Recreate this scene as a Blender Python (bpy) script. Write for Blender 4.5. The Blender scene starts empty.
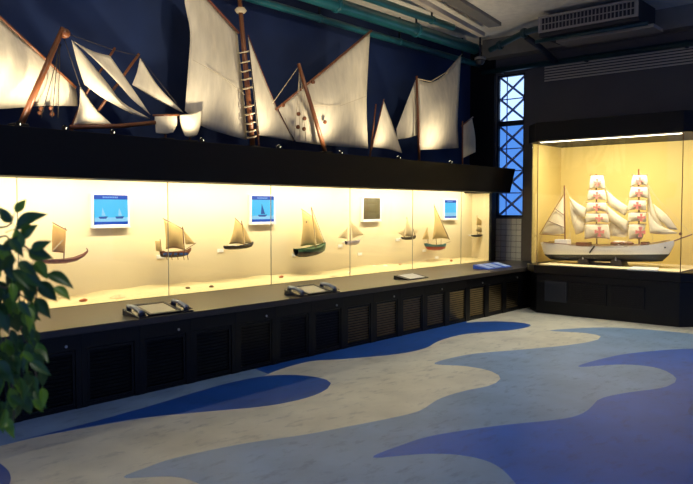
import bpy, math, random
from mathutils import Vector, Matrix
random.seed(7)
S = bpy.context.scene
COL = S.collection

# ------------------------------------------------------------------ camera
FPX, CX, CY = 712.0, 346.5, 242.0
HEAD, PITCH, EYE = math.radians(41.2), math.radians(2.73), 1.65
CAM = Vector((0, 0, EYE))
FW = Vector((math.cos(PITCH)*math.cos(HEAD), math.cos(PITCH)*math.sin(HEAD), -math.sin(PITCH)))
RT = Vector((math.sin(HEAD), -math.cos(HEAD), 0))
UP = RT.cross(FW)
cd = bpy.data.cameras.new('camera'); cam = bpy.data.objects.new('camera', cd); COL.objects.link(cam)
cd.sensor_width = 36; cd.lens = 36*FPX/693; cd.clip_start = .05; cd.clip_end = 100
cd.dof.use_dof = True; cd.dof.focus_distance = 9.5; cd.dof.aperture_fstop = 4.0
cam.location = CAM; cam.rotation_euler = FW.to_track_quat('-Z', 'Y').to_euler()
S.camera = cam

# ------------------------------------------------------------------ world + exposure
w = bpy.data.worlds.new('world'); S.world = w; w.use_nodes = True
w.node_tree.nodes['Background'].inputs[0].default_value = (.18, .32, .90, 1)
w.node_tree.nodes['Background'].inputs[1].default_value = .62
vs = S.view_settings
vs.view_transform = 'Standard'; vs.look = 'None'; vs.gamma = 1; vs.exposure = 0; vs.use_curve_mapping = False

WARM = (1.0, .9, .66)
WARMW = (1.0, .85, .62)
P_NICHE, P_CASE, P_SPOT, P_DOWN, P_TRACK = 24, 70, 46, 112, 92

# ------------------------------------------------------------------ pixel helpers (direction only; distance from the plane touched)
def ray(px, py): return FW*FPX + RT*(px-CX) - UP*(py-CY)
def onX(px, py, x): r = ray(px, py); return CAM + r*(x/r.x)
def onY(px, py, y): r = ray(px, py); return CAM + r*(y/r.y)
def onZ(px, py, z): r = ray(px, py); return CAM + r*((z-EYE)/r.z)
def mapY(y0): return lambda px, py, d=0: onY(px, py, y0-d)
def mapX(x0): return lambda px, py, d=0: onX(px, py, x0-d)

# ------------------------------------------------------------------ materials
def lin(c):
    return tuple(((v/255)/12.92 if v/255 <= .04045 else ((v/255+.055)/1.055)**2.4) for v in c)
def mat(name, rgb, rough=.6, metal=0, spec=.5, noise=0, nscale=8, bump=0, bscale=60, emit=None, estr=0, stretch=None):
    m = bpy.data.materials.new(name); m.use_nodes = True
    nt = m.node_tree; b = nt.nodes['Principled BSDF']
    c = lin(rgb)
    b.inputs['Base Color'].default_value = (*c, 1)
    b.inputs['Roughness'].default_value = rough
    b.inputs['Metallic'].default_value = metal
    b.inputs['Specular IOR Level'].default_value = spec
    if emit:
        b.inputs['Emission Color'].default_value = (*lin(emit), 1); b.inputs['Emission Strength'].default_value = estr
    if noise or bump:
        tc = nt.nodes.new('ShaderNodeTexCoord'); mp = nt.nodes.new('ShaderNodeMapping')
        nt.links.new(tc.outputs['Object'], mp.inputs[0])
        if stretch: mp.inputs['Scale'].default_value = stretch
    if noise:
        n = nt.nodes.new('ShaderNodeTexNoise'); n.inputs['Scale'].default_value = nscale; n.inputs['Detail'].default_value = 6
        nt.links.new(mp.outputs[0], n.inputs['Vector'])
        r = nt.nodes.new('ShaderNodeValToRGB')
        r.color_ramp.elements[0].position = .3; r.color_ramp.elements[1].position = .7
        r.color_ramp.elements[0].color = (*[max(0, v*(1-noise)) for v in c], 1)
        r.color_ramp.elements[1].color = (*[min(1, v*(1+noise)) for v in c], 1)
        nt.links.new(n.outputs['Fac'], r.inputs[0]); nt.links.new(r.outputs[0], b.inputs['Base Color'])
    if bump:
        n2 = nt.nodes.new('ShaderNodeTexNoise'); n2.inputs['Scale'].default_value = bscale; n2.inputs['Detail'].default_value = 4
        nt.links.new(mp.outputs[0], n2.inputs['Vector'])
        bp = nt.nodes.new('ShaderNodeBump'); bp.inputs['Strength'].default_value = bump; bp.inputs['Distance'].default_value = .02
        nt.links.new(n2.outputs['Fac'], bp.inputs['Height']); nt.links.new(bp.outputs[0], b.inputs['Normal'])
    return m
def glassmat(name, refl=.06, tint=(1, 1, 1)):
    m = bpy.data.materials.new(name); m.use_nodes = True; nt = m.node_tree
    nt.nodes.remove(nt.nodes['Principled BSDF'])
    t = nt.nodes.new('ShaderNodeBsdfTransparent'); t.inputs[0].default_value = (*tint, 1)
    g = nt.nodes.new('ShaderNodeBsdfGlossy'); g.inputs['Roughness'].default_value = .02
    lw = nt.nodes.new('ShaderNodeLayerWeight'); pw = nt.nodes.new('ShaderNodeMath'); pw.operation = 'POWER'; pw.inputs[1].default_value = 4.5
    f = nt.nodes.new('ShaderNodeMath'); f.operation = 'MULTIPLY_ADD'; f.inputs[1].default_value = .55; f.inputs[2].default_value = .03
    nt.links.new(lw.outputs['Facing'], pw.inputs[0]); nt.links.new(pw.outputs[0], f.inputs[0])
    mx = nt.nodes.new('ShaderNodeMixShader')
    nt.links.new(f.outputs[0], mx.inputs[0]); nt.links.new(t.outputs[0], mx.inputs[1]); nt.links.new(g.outputs[0], mx.inputs[2])
    nt.links.new(mx.outputs[0], nt.nodes['Material Output'].inputs[0]); return m
def sailmat(name, rgb, bump=.5, bscale=9, noise=.12, trans=.25):
    m = mat(name, rgb, .9, noise=noise, nscale=5, bump=bump, bscale=bscale, spec=.1, stretch=(3, 1, .8))
    nt = m.node_tree; b = nt.nodes['Principled BSDF']
    tr = nt.nodes.new('ShaderNodeBsdfTranslucent'); tr.inputs[0].default_value = (*lin(rgb), 1)
    mx = nt.nodes.new('ShaderNodeMixShader'); mx.inputs[0].default_value = trans
    nt.links.new(b.outputs[0], mx.inputs[1]); nt.links.new(tr.outputs[0], mx.inputs[2])
    nt.links.new(mx.outputs[0], nt.nodes['Material Output'].inputs[0]); return m

def floormat(name, rgb):
    """marbled sheet flooring: soft clouds and short darker flecks"""
    m = mat(name, rgb, .42, noise=.13, nscale=2.6, bump=.03, bscale=30)
    nt = m.node_tree; b = nt.nodes['Principled BSDF']; src = b.inputs['Base Color'].links[0].from_socket
    tc = nt.nodes.new('ShaderNodeTexCoord'); mp = nt.nodes.new('ShaderNodeMapping'); mp.inputs['Scale'].default_value = (1, 2.2, 1); mp.inputs['Rotation'].default_value = (0, 0, .5)
    n = nt.nodes.new('ShaderNodeTexNoise'); n.inputs['Scale'].default_value = 6; n.inputs['Detail'].default_value = 8; n.inputs['Roughness'].default_value = .65
    r = nt.nodes.new('ShaderNodeValToRGB'); r.color_ramp.elements[0].position = .30; r.color_ramp.elements[1].position = .46
    r.color_ramp.elements[0].color = (.55, .58, .64, 1); r.color_ramp.elements[1].color = (1, 1, 1, 1)
    mx = nt.nodes.new('ShaderNodeMixRGB'); mx.blend_type = 'MULTIPLY'; mx.inputs[0].default_value = .8
    nt.links.new(tc.outputs['Object'], mp.inputs[0]); nt.links.new(mp.outputs[0], n.inputs['Vector']); nt.links.new(n.outputs['Fac'], r.inputs[0])
    nt.links.new(src, mx.inputs[1]); nt.links.new(r.outputs[0], mx.inputs[2]); nt.links.new(mx.outputs[0], b.inputs['Base Color']); return m

M = dict(
 cream=floormat('floor_cream', (212, 210, 194)), greyblue=floormat('floor_grey_blue', (126, 156, 192)), deepblue=floormat('floor_mid_blue', (24, 92, 194)), blue=floormat('floor_blue', (24, 80, 164)),
 navy=mat('navy_wall', (14, 38, 80), .8, noise=.25, nscale=1.2),
 grey=mat('grey_wall', (92, 88, 84), .85, noise=.06, nscale=2, bump=.1, bscale=40),
 ceil=mat('ceiling_plaster', (238, 230, 212), .95, noise=.08, nscale=9, bump=.5, bscale=35),
 black=mat('black_lacquer', (7, 7, 9), .4, spec=.3, noise=.1, nscale=5),
 blackdull=mat('black_paint', (8, 8, 10), .6, spec=.3, noise=.1, nscale=5),
 worktop=mat('worktop_laminate', (58, 53, 49), .33, noise=.12, nscale=14),
 louvre=mat('louvre_tan_metal', (134, 116, 80), .3, 1, noise=.15, nscale=9),
 backpanel=mat('case_back_panel', (232, 216, 172), .9, spec=.1, noise=.03, nscale=2),
 sand=mat('sand', (232, 214, 160), 1, noise=.1, nscale=30, bump=.6, bscale=90),
 white=mat('white_enamel', (232, 230, 224), .5),
 tealdark=mat('dark_teal_paint', (22, 56, 62), .4, noise=.15, nscale=6), lattice=mat('lattice_haze_tint', (140, 165, 215), .6), cased=mat('ship_case_back', (208, 186, 116), .9, spec=.1, noise=.03, nscale=2),
 tile=mat('tile_glaze', (205, 205, 196), .3), grout=mat('grout', (120, 118, 112), .9),
 glass=glassmat('glass'),
 joint=mat('glass_joint', (150, 145, 125), .4),
 steel=mat('brushed_steel', (190, 190, 190), .3, .9),
 teal=mat('teal_pipe_paint', (36, 98, 104), .28, noise=.15, nscale=6),
 pipegrey=mat('grey_pipe_paint', (120, 116, 108), .5, noise=.1, nscale=6),
 darksteel=mat('dark_steel', (40, 44, 52), .5, .3),
 sail=sailmat('sailcloth', (228, 218, 192), .45, 7), sail2=sailmat('sailcloth_fine', (244, 236, 212), .3, 40, .04, .4),
 tansail=sailmat('tan_sailcloth', (218, 186, 120), .2, 50, .06, .08),
 straw=sailmat('woven_straw', (212, 168, 98), .2, 60, .12, .08),
 palesail=sailmat('pale_sailcloth', (226, 208, 160), .3, 50, .06, .3),
 wood=mat('varnished_wood', (112, 66, 36), .4, noise=.25, nscale=18, stretch=(1, 1, .15)),
 rope=mat('hemp_rope', (196, 180, 146), .9), darkrope=mat('tarred_rope', (52, 46, 40), .9),
 redtrim=mat('red_edge_tape', (110, 58, 40), .8),
 leafy=mat('ficus_leaf', (104, 146, 34), .38, noise=.3, nscale=9), leafd=mat('ficus_leaf_dark', (52, 92, 28), .38, noise=.3, nscale=9),
 bark=mat('bark', (98, 84, 66), .9, noise=.3, nscale=22, bump=.5), pot=mat('terracotta', (150, 84, 58), .8, noise=.12, nscale=9), soil=mat('soil', (48, 36, 28), 1, noise=.4, nscale=40, bump=.8),
 hullwhite=mat('white_hull', (240, 236, 226), .4), hullblack=mat('black_hull', (22, 22, 24), .5), hullgreen=mat('green_hull', (56, 98, 66), .5), hullred=mat('red_hull', (168, 60, 44), .5), hullteal=mat('teal_hull', (70, 120, 120), .5),
 hullwood=mat('reddish_wood_hull', (122, 72, 42), .55, noise=.3, nscale=30), hulldark=mat('dark_wood_hull', (52, 46, 44), .55, noise=.3, nscale=30), hullblue=mat('blue_stripe', (60, 96, 150), .5), hullpale=mat('pale_hull', (190, 176, 176), .5),
 cross=mat('red_cross_print', (214, 128, 118), .9), plaque=mat('white_plaque', (240, 238, 228), .5), panelgrey=mat('console_screen', (172, 166, 146), .25), phone=mat('phone_plastic', (26, 32, 48), .22), phonegrey=mat('phone_grey', (150, 158, 172), .25, .4),
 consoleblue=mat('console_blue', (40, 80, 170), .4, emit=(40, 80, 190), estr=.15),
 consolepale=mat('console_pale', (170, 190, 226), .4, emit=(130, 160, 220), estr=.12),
 screen=mat('screen_cyan', (10, 20, 40), .25, emit=(84, 198, 242), estr=1.1), screenbar=mat('screen_bar', (8, 12, 30), .25, emit=(34, 84, 190), estr=1),
 screenpale=mat('screen_pale', (20, 40, 60), .25, emit=(150, 214, 244), estr=1), screenboat=mat('screen_boat', (10, 20, 30), .25, emit=(62, 96, 168), estr=1), screenoff=mat('screen_off', (74, 68, 44), .3),
 screentext=mat('screen_text', (20, 30, 60), .25, emit=(120, 170, 236), estr=1),
 paneTop=mat('window_pane_pale', (120, 150, 200), .3, emit=(180, 214, 255), estr=1.6), paneLow=mat('window_pane_blue', (60, 100, 180), .3, emit=(86, 148, 236), estr=1),
 lamp=mat('lamp_glow', (255, 250, 235), .5, emit=(255, 244, 210), estr=6),
 shell=mat('shell', (250, 206, 150), .6, noise=.15, nscale=30), shellred=mat('shell_red', (196, 112, 62), .6, noise=.2, nscale=30), shellwhite=mat('shell_white', (246, 238, 220), .5), stone=mat('pebble', (120, 92, 60), .8),
 acbody=mat('air_conditioner_enamel', (150, 144, 136), .5), acdark=mat('air_conditioner_dark', (38, 38, 42), .6), slat=mat('vent_slat', (196, 184, 164), .5),
)

# ------------------------------------------------------------------ mesh helpers
def wloc(o):
    v = Vector((0, 0, 0))
    while o: v += o.location; o = o.parent
    return v
class MB:
    def __init__(s): s.v = []; s.f = []
    def box(s, x0, x1, y0, y1, z0, z1):
        b = len(s.v)
        s.v += [Vector(p) for p in ((x0,y0,z0),(x1,y0,z0),(x1,y1,z0),(x0,y1,z0),(x0,y0,z1),(x1,y0,z1),(x1,y1,z1),(x0,y1,z1))]
        s.f += [tuple(b+i for i in q) for q in ((3,2,1,0),(4,5,6,7),(0,1,5,4),(1,2,6,5),(2,3,7,6),(3,0,4,7))]; return s
    def prism(s, poly, ext):
        """poly: list of 3D points, extruded by vector ext"""
        b = len(s.v); n = len(poly); ext = Vector(ext)
        s.v += [Vector(p) for p in poly] + [Vector(p)+ext for p in poly]
        s.f += [tuple(b+i for i in range(n))[::-1], tuple(b+n+i for i in range(n))]
        s.f += [(b+i, b+(i+1) % n, b+n+(i+1) % n, b+n+i) for i in range(n)]; return s
    def tube(s, pts, r, seg=8, cap=True):
        pts = [Vector(p) for p in pts]; n = len(pts); b = len(s.v)
        rs = r if isinstance(r, (list, tuple)) else [r]*n
        for i, p in enumerate(pts):
            t = (pts[min(i+1, n-1)]-pts[max(i-1, 0)]).normalized()
            a = t.orthogonal().normalized() if abs(t.z) > .95 else t.cross(Vector((0, 0, 1))).normalized()
            c = t.cross(a)
            for k in range(seg):
                th = 2*math.pi*k/seg; s.v.append(p+(a*math.cos(th)+c*math.sin(th))*rs[i])
        for i in range(n-1):
            for k in range(seg):
                s.f.append((b+i*seg+k, b+i*seg+(k+1) % seg, b+(i+1)*seg+(k+1) % seg, b+(i+1)*seg+k))
        if cap:
            s.f.append(tuple(b+k for k in range(seg))[::-1]); s.f.append(tuple(b+(n-1)*seg+k for k in range(seg)))
        return s
    def lathe(s, c, prof, seg=16, axis='z'):
        b = len(s.v); c = Vector(c); n = len(prof)
        for r, h in prof:
            for k in range(seg):
                th = 2*math.pi*k/seg
                q = (r*math.cos(th), r*math.sin(th), h)
                if axis == 'x': q = (h, q[0], q[1])
                if axis == 'y': q = (q[0], h, q[1])
                s.v.append(c+Vector(q))
        for i in range(n-1):
            for k in range(seg): s.f.append((b+i*seg+k, b+i*seg+(k+1) % seg, b+(i+1)*seg+(k+1) % seg, b+(i+1)*seg+k))
        s.f.append(tuple(b+k for k in range(seg))[::-1]); s.f.append(tuple(b+(n-1)*seg+k for k in range(seg))); return s
    def grid(s, fn, nu, nv):
        b = len(s.v)
        for j in range(nv+1):
            for i in range(nu+1): s.v.append(Vector(fn(i/nu, j/nv)))
        for j in range(nv):
            for i in range(nu):
                a = b+j*(nu+1)+i; s.f.append((a, a+1, a+nu+2, a+nu+1))
        return s
    def build(s, name, m, parent=None, smooth=False, bevel=0, solid=0, **tags):
        me = bpy.data.meshes.new(name)
        if parent: o0 = wloc(parent)
        else:
            xs = [p.x for p in s.v]; ys = [p.y for p in s.v]; zs = [p.z for p in s.v]
            o0 = Vector(((min(xs)+max(xs))/2, (min(ys)+max(ys))/2, min(zs)))
        me.from_pydata([tuple(p-o0) for p in s.v], [], s.f); me.validate()
        import bmesh
        bm = bmesh.new(); bm.from_mesh(me); bmesh.ops.remove_doubles(bm, verts=bm.verts, dist=1e-5); bmesh.ops.recalc_face_normals(bm, faces=bm.faces); bm.to_mesh(me); bm.free()
        me.materials.append(M[m] if isinstance(m, str) else m)
        if smooth: me.polygons.foreach_set('use_smooth', [True]*len(me.polygons))
        o = bpy.data.objects.new(name, me); COL.objects.link(o)
        if parent: o.parent = parent
        else: o.location = o0
        if bevel: bv = o.modifiers.new('bevel', 'BEVEL'); bv.width = bevel; bv.segments = 2; bv.limit_method = 'ANGLE'
        if solid: so = o.modifiers.new('thickness', 'SOLIDIFY'); so.thickness = solid; so.offset = 0
        for k, v in tags.items(): o[k] = v
        return o
def box(*a): return MB().box(*a)
def empty(name, loc, label=None, category=None, group=None, kind=None):
    o = bpy.data.objects.new(name, None); COL.objects.link(o); o.location = loc; o.empty_display_size = .1
    if label: o['label'] = label
    if category: o['category'] = category
    if group: o['group'] = group
    if kind: o['kind'] = kind
    return o
def catmull(P, n):
    P = [Vector(p) for p in P]
    if len(P) == 2: return [P[0].lerp(P[1], i/n) for i in range(n+1)]
    L = [0]
    for a, b in zip(P, P[1:]): L.append(L[-1]+(b-a).length)
    out = []
    for i in range(n+1):
        t = L[-1]*i/n; k = 0
        while k < len(P)-2 and t > L[k+1]: k += 1
        u = (t-L[k])/max(1e-9, L[k+1]-L[k])
        p0 = P[k-1] if k else P[k]*2-P[k+1]; p1 = P[k]; p2 = P[k+1]; p3 = P[k+2] if k+2 < len(P) else P[k+1]*2-P[k]
        out.append(.5*((2*p1)+(p2-p0)*u+(2*p0-5*p1+4*p2-p3)*u*u+(3*p1-p0-3*p2+p3)*u**3))
    return out
BK = 1.0
def sail(edges, mp, bulge=.05, n=14, d0=0, name='sail', m='sail', parent=None, solid=.004, tilt=0):
    """Coons patch through four traced edges A>B, B>C, C>D, D>A."""
    e = [catmull([Vector((p[0], p[1], 0)) for p in E], n) for E in edges]
    e0, e1, e2, e3 = e[0], e[1], e[2][::-1], e[3][::-1]
    A, B, C, D = e0[0], e0[-1], e2[-1], e2[0]
    def fn(u, v):
        i, j = round(u*n), round(v*n)
        p = e0[i]*(1-v)+e2[i]*v+e3[j]*(1-u)+e1[j]*u-(A*(1-u)*(1-v)+B*u*(1-v)+C*u*v+D*(1-u)*v)
        return mp(p.x, p.y, d0+bulge*BK*math.sin(math.pi*u)*math.sin(math.pi*v)+tilt*(u-.5))
    return MB().grid(fn, n, n).build(name, m, parent, smooth=True, solid=solid)
def quad(a, b, c, d): return [[a, b], [b, c], [c, d], [d, a]]
def tri(a, b, c): return [[a, b], [b, c], [c, c], [c, a]]
def hull(mp, nrm, st, t0=0, t1=1, nd=7, deck=False, wl=None):
    """st: (px, sheer_y, keel_y, half beam). Lofted hull skin between depth fractions t0..t1."""
    mb = MB(); nrm = Vector(nrm)
    fine = []
    N = 5
    for a, b in zip(st, st[1:]):
        for k in range(N): fine.append(tuple(a[i]+(b[i]-a[i])*k/N for i in range(4)))
    fine.append(st[-1]); n = len(fine)-1
    def pt(i, q):
        px, sy, ky, hb = fine[i]
        a, b = t0, t1
        if wl is not None:
            f = min(.97, max(.03, (wl-sy)/(ky-sy)))
            a, b = (0, f) if wl_top else (f, 1)
        s = 1 if q < .5 else -1
        t = a+(b-a)*(1-abs(q-.5)*2)
        wd = hb*max(0, 1-t**2.6)**.6
        return mp(px, sy+(ky-sy)*t)+nrm*(s*wd)
    wl_top = t1 < 1
    def fnA(u, v): return pt(round(u*n), v*.4999)
    def fnB(u, v): return pt(round(u*n), .5001+v*.4999)
    mb.grid(fnA, n, nd); mb.grid(fnB, n, nd)
    if deck:
        mb.grid(lambda u, v: (lambda f: mp(f[0], f[1]+(f[2]-f[1])*.12)+nrm*(f[3]*.98*(1-2*v)))(fine[round(u*n)]), n, 2)
    return mb

# ================================================================== SETTING
FZ = 0
XW, YB = 12.0, 7.3       # right wall plane, left wall plane
floor = box(-3, XW+.3, -7, YB+.2, -.12, 0).build('floor', 'cream', kind='structure', label='vinyl floor of cream with blue wave shapes')
def inlay(pts, m, z, name='floor_inlay', close_extra=()):
    P = catmull([Vector((p[0], p[1], 0)) for p in pts], len(pts)*5)
    poly = [onZ(p.x, p.y, 0) for p in P] + [Vector(e) for e in close_extra]
    for p in poly: p.z = .0002
    return MB().prism(poly, (0, 0, z)).build(name, m, floor)
CF = 5.47                  # counter front plane
def fl(px, py): return onZ(px, py, 0)
# pieces of coloured flooring let into the cream
p0 = fl(262, 370)
inlay([(268, 374), (284, 368), (312, 361), (343, 359), (393, 354.5), (424, 348.5), (440, 340.5), (466, 334), (512, 330), (531, 325.5), (516, 322.3), (489, 321.5), (466, 322.8)], 'blue', .0012, close_extra=[(9.6, CF+.3, 0), (4.9, CF+.3, 0)])
inlay([(-60, 460), (0, 446), (50, 434.5), (131, 420), (202, 408), (245, 386), (262, 377), (272, 372.5), (285, 367)], 'greyblue', .0006, close_extra=[(5.6, CF+.3, 0), (1.2, CF+.3, 0)])
inlay([(14, 441.5), (50, 434), (131, 419.5), (202, 412), (262, 406.5), (300, 399.5), (323, 391.5), (331, 383), (318, 377.5), (290, 375), (262, 376.5), (227, 383.5), (190, 394), (150, 406), (100, 420), (60, 430.5)], 'blue', .0012)
inlay([(202, 485), (186, 479), (167, 476.5), (124, 477.5), (148, 467), (177, 457.6), (242, 444), (303, 435), (343, 427.5), (388, 418.7), (419, 411), (439, 399), (464, 391), (490, 385.5), (500.6, 378), (489.5, 370.7), (464, 366), (434, 363.5), (469, 354.5), (520, 349.8), (565, 345.5), (593, 341), (601, 336.5), (585, 333), (550, 330.5), (600, 327.5), (640, 329), (693, 334), (760, 343)], 'greyblue', .0008, close_extra=[(9.5, -3, 0), (2, -1.2, 0), tuple(fl(230, 510))])
inlay([(540, 520), (515, 483), (494.6, 464.5), (464, 455.8), (424, 454), (373, 457.6), (403.7, 444.5), (434, 435.6), (494.6, 426.3), (555, 420), (578, 415.5), (590, 408.6), (600, 399), (626, 393), (664, 387.5), (676.6, 379), (659, 368.5), (624, 364.5), (578, 366.7), (611, 356.8), (646, 351.8), (693, 348.8), (760, 350)], 'deepblue', .0018, close_extra=[(8.8, -2.5, 0), (2.4, -.9, 0)])
inlay([(700, 396), (691, 406), (688, 412), (692, 415.5), (705, 418), (720, 405)], 'blue', .0026)
inlay([(-14, 455), (2, 465), (10, 474), (9, 485), (-5, 500), (-30, 490)], 'blue', .0016)

box(-3, XW+.3, -7, YB+.2, 4.75, 4.9).build('ceiling', 'ceil', kind='structure')
box(-3, XW, YB, YB+.2, 0, 4.75).build('wall_left', 'navy', kind='structure')
# right wall with window opening
WY0, WY1, WZ0, WZ1 = onX(524, 150, XW).y, onX(496, 150, XW).y, onX(511, 217, XW).z, onX(511, 74, XW).z
wr = MB()
wr.box(XW, XW+.2, -7, WY0, 0, 4.75).box(XW, XW+.2, WY1, YB+.2, 0, 4.75).box(XW, XW+.2, WY0, WY1, 0, WZ0).box(XW, XW+.2, WY0, WY1, WZ1, 4.75)
wall_r = wr.build('wall_right', 'grey', kind='structure')
box(XW-.05, XW, WY1+.02, YB, 1.5, 4.6).build('trim_1', 'blackdull', kind='structure', label='black panel in the corner beside the window')
# tiles below the window
ts = .105; rows = 8; TY0 = onX(521.5, 240, XW).y
tx1 = XW-.012
box(XW-.006, XW, TY0, TY0+10*ts, WZ0-.03-rows*ts, WZ0-.03).build('grout_bed', 'grout', wall_r)
proto = None
for r in range(rows):
    for c in range(10):
        y = TY0+c*ts; z = WZ0-.03-(r+1)*ts
        if proto is None: proto = box(tx1, XW-.006, y+.004, y+ts-.004, z+.004, z+ts-.004).build('tile', 'tile', wall_r, bevel=.002); py_, pz_ = y, z
        else:
            o = proto.copy(); COL.objects.link(o); o.location = proto.location+Vector((0, y-py_, z-pz_))
# window
win = empty('window_1', (XW+.1, (WY0+WY1)/2, WZ0), 'tall narrow window glowing blue behind diagonal steel lattice', kind='structure')
f = .035
fr = MB(); xa, xb = XW+.03, XW+.09
fr.box(xa, xb, WY0, WY0+f, WZ0, WZ1).box(xa, xb, WY1-f, WY1, WZ0, WZ1).box(xa, xb, WY0+f, WY1-f, WZ1-f, WZ1).box(xa, xb, WY0+f, WY1-f, WZ0, WZ0+f)
fr.build('window_frame', 'darksteel', win)
ztr = onX(511, 123, XW).z
box(xa-.01, xb, WY0+f, WY1-f, ztr-.045, ztr+.045).build('transom', 'darksteel', win)
box(XW+.12, XW+.128, WY0, WY1, ztr, WZ1).build('pane', 'paneTop', win)
box(XW+.12, XW+.128, WY0, WY1, WZ0, ztr).build('pane', 'paneLow', win)
def bar(p, q, r, name='lattice_bar', m='lattice', par=win): return MB().tube([p, q], r, 6).build(name, m, par)  # bars tinted pale blue to stand for haze and glow at the window
xs_ = XW+.1
def lat(z0, z1, n):
    for k in range(n):
        a, b = z0+(z1-z0)*k/n, z0+(z1-z0)*(k+1)/n
        bar((xs_, WY0+f, a), (xs_, WY1-f, b), .023); bar((xs_, WY1-f, a), (xs_-.002, WY0+f, b), .023)
        if k: bar((xs_, WY0+f, a), (xs_, WY1-f, a), .012)
lat(ztr+.05, WZ1-f, 2); lat(WZ0+f, ztr-.05, 4)
bar((xs_, WY1-.17, WZ0+f), (xs_, WY1-.17, WZ1-f), .012)

# ================================================================== LONG DISPLAY ALONG THE LEFT WALL
CT = .68; PITCHX = .545; X0 = 4.64
GY = 6.64                                # glass plane
NX0, NX1 = .2, 11.88
# base cabinets, each with a louvred door
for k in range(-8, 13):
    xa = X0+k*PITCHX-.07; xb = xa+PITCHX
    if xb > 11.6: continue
    xm = (xa+xb)/2; lk = 'with a lock' if k % 2 == 0 else 'without a lock'
    wh = 'under the scallop-shell panel' if 3.3 < xm < 4.2 else 'under the green-boat panel' if 5.4 < xm < 6.2 else 'under the white caption sheet' if 7.6 < xm < 8.3 else 'under the blue console' if 9.6 < xm < 10.5 else 'behind the fig tree' if xm < 2.6 else 'between the fig tree and scallop-shell panel' if xm < 3.4 else 'between the two framed panels' if xm < 5.5 else 'between green-boat panel and caption sheet' if xm < 7.7 else 'between caption sheet and blue console' if xm < 9.7 else 'at the ship showcase'
    c = empty('base_cabinet', ((xa+xb)/2, CF+.4, 0), ('black base cabinet with tan metal louvres ' if k > 2 else 'all-black louvred base cabinet ')+lk+' '+wh, 'cabinet', 'base cabinets under the worktop')
    mb = MB()
    mb.box(xa+.001, xa+.05, CF, CF+.7, 0, CT-.06).box(xb-.05, xb-.001, CF, CF+.7, 0, CT-.06).box(xa+.05, xb-.05, CF, CF+.7, CT-.19, CT-.06).box(xa+.05, xb-.05, CF+.01, CF+.7, 0, .028).box(xa+.05, xb-.05, CF+.5, CF+.7, .028, CT-.19)
    mb.build('carcass', 'black', c)
    da, db, za, zb = xa+.055, xb-.055, .032, CT-.195
    fw = .022
    d = MB().box(da, da+fw, CF+.006, CF+.03, za, zb).box(db-fw, db, CF+.006, CF+.03, za, zb).box(da+fw, db-fw, CF+.006, CF+.03, za, za+fw).box(da+fw, db-fw, CF+.006, CF+.03, zb-fw, zb).build('door', 'black', c)
    ls = MB(); n = 13
    for i in range(n):
        z = za+fw+(zb-za-2*fw)*(i+.15)/n; h = (zb-za-2*fw)/n*.72
        ls.prism([(da+fw, CF+.018, z), (da+fw, CF+.024, z), (da+fw, CF+.016, z+h), (da+fw, CF+.010, z+h)], (db-da-2*fw, 0, 0))
    ls.build('louvre', 'louvre' if k > 2 else 'black', d, kind='stuff')  # slats further along are tan metal, the others black
    box(da+fw, db-fw, CF+.034, CF+.04, za+fw, zb-fw).build('backing', 'blackdull', d)
    if k % 2 == 0: MB().lathe(((xa+xb)/2+.14, CF, CT-.15), [(.012, -.008), (.012, 0)], 10, 'y').build('lock', 'steel', c)
wt = MB().box(NX0, XW-.02, CF-.03, GY-.01, CT-.06, CT).build('worktop', 'worktop', label='long dark laminate worktop in front of the glass', category='worktop', bevel=.006)

# the niche (body of the showcase)
nb = 7.2
case = empty('wall_showcase', ((NX0+NX1)/2, 6.95, 0), 'long glazed wall showcase with cream back panel and black canopy', 'showcase')
box(NX0, NX1+.05, nb, nb+.05, .3, 2.02).build('back_panel', 'backpanel', case)
box(NX0, NX1+.05, GY+.0, nb, .3, CT-.002).build('plinth', 'blackdull', case)
box(NX1, NX1+.06, GY+.13, nb, CT, 1.925).build('end_panel', 'backpanel', case)
MB().prism([(11.52, GY-.07, CT+.001), (11.68, GY-.07, CT+.001), (NX1+.06, GY+.125, CT+.001), (NX1, GY+.125, CT+.001), (11.66, GY-.021, CT+.001), (11.52, GY-.021, CT+.001)], (0, 0, 1.925-CT)).build('end_pillar', 'blackdull', case)
box(11.601, NX1+.06, GY-.07, YB-.005, 1.93, 2.2).build('leak_cover', 'blackdull', case)  # unseen cover added to stop light leaking past the canopy end
box(NX0-.06, NX0, GY-.05, nb, CT, 1.925).build('end_panel', 'blackdull', case)
# canopy: sloped fascia, soffit, light trough
CTOP, CBOT = 2.35, 1.93
XE = 11.6
canopy = MB().prism([(NX0-.4, 6.14, CTOP), (NX0-.4, 6.24, CBOT), (NX0-.4, GY+.02, CBOT), (NX0-.4, GY+.02, 2.03), (NX0-.4, YB-.005, 2.03), (NX0-.4, YB-.005, CTOP)], (XE-NX0+.4, 0, 0)).build('canopy', 'blackdull', case, bevel=.004)
# sand bed
def sandz(x, y):
    k = max(0, min(1, (y-GY-.012)/.54))
    return CT+.002+.05*k+(.018*math.sin(x*2.3)*math.sin(x*.9+1)+.006*math.sin(x*11+y*7))*min(1, 3*k)
MB().grid(lambda u, v: (NX0+.001+(NX1-NX0-.002)*u, GY+.012+(nb-GY-.014)*v, sandz(NX0+(NX1-NX0)*u, GY+(nb-GY)*v)), 160, 8).build('sand_bed', 'sand', case, smooth=True, kind='stuff')
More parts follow.
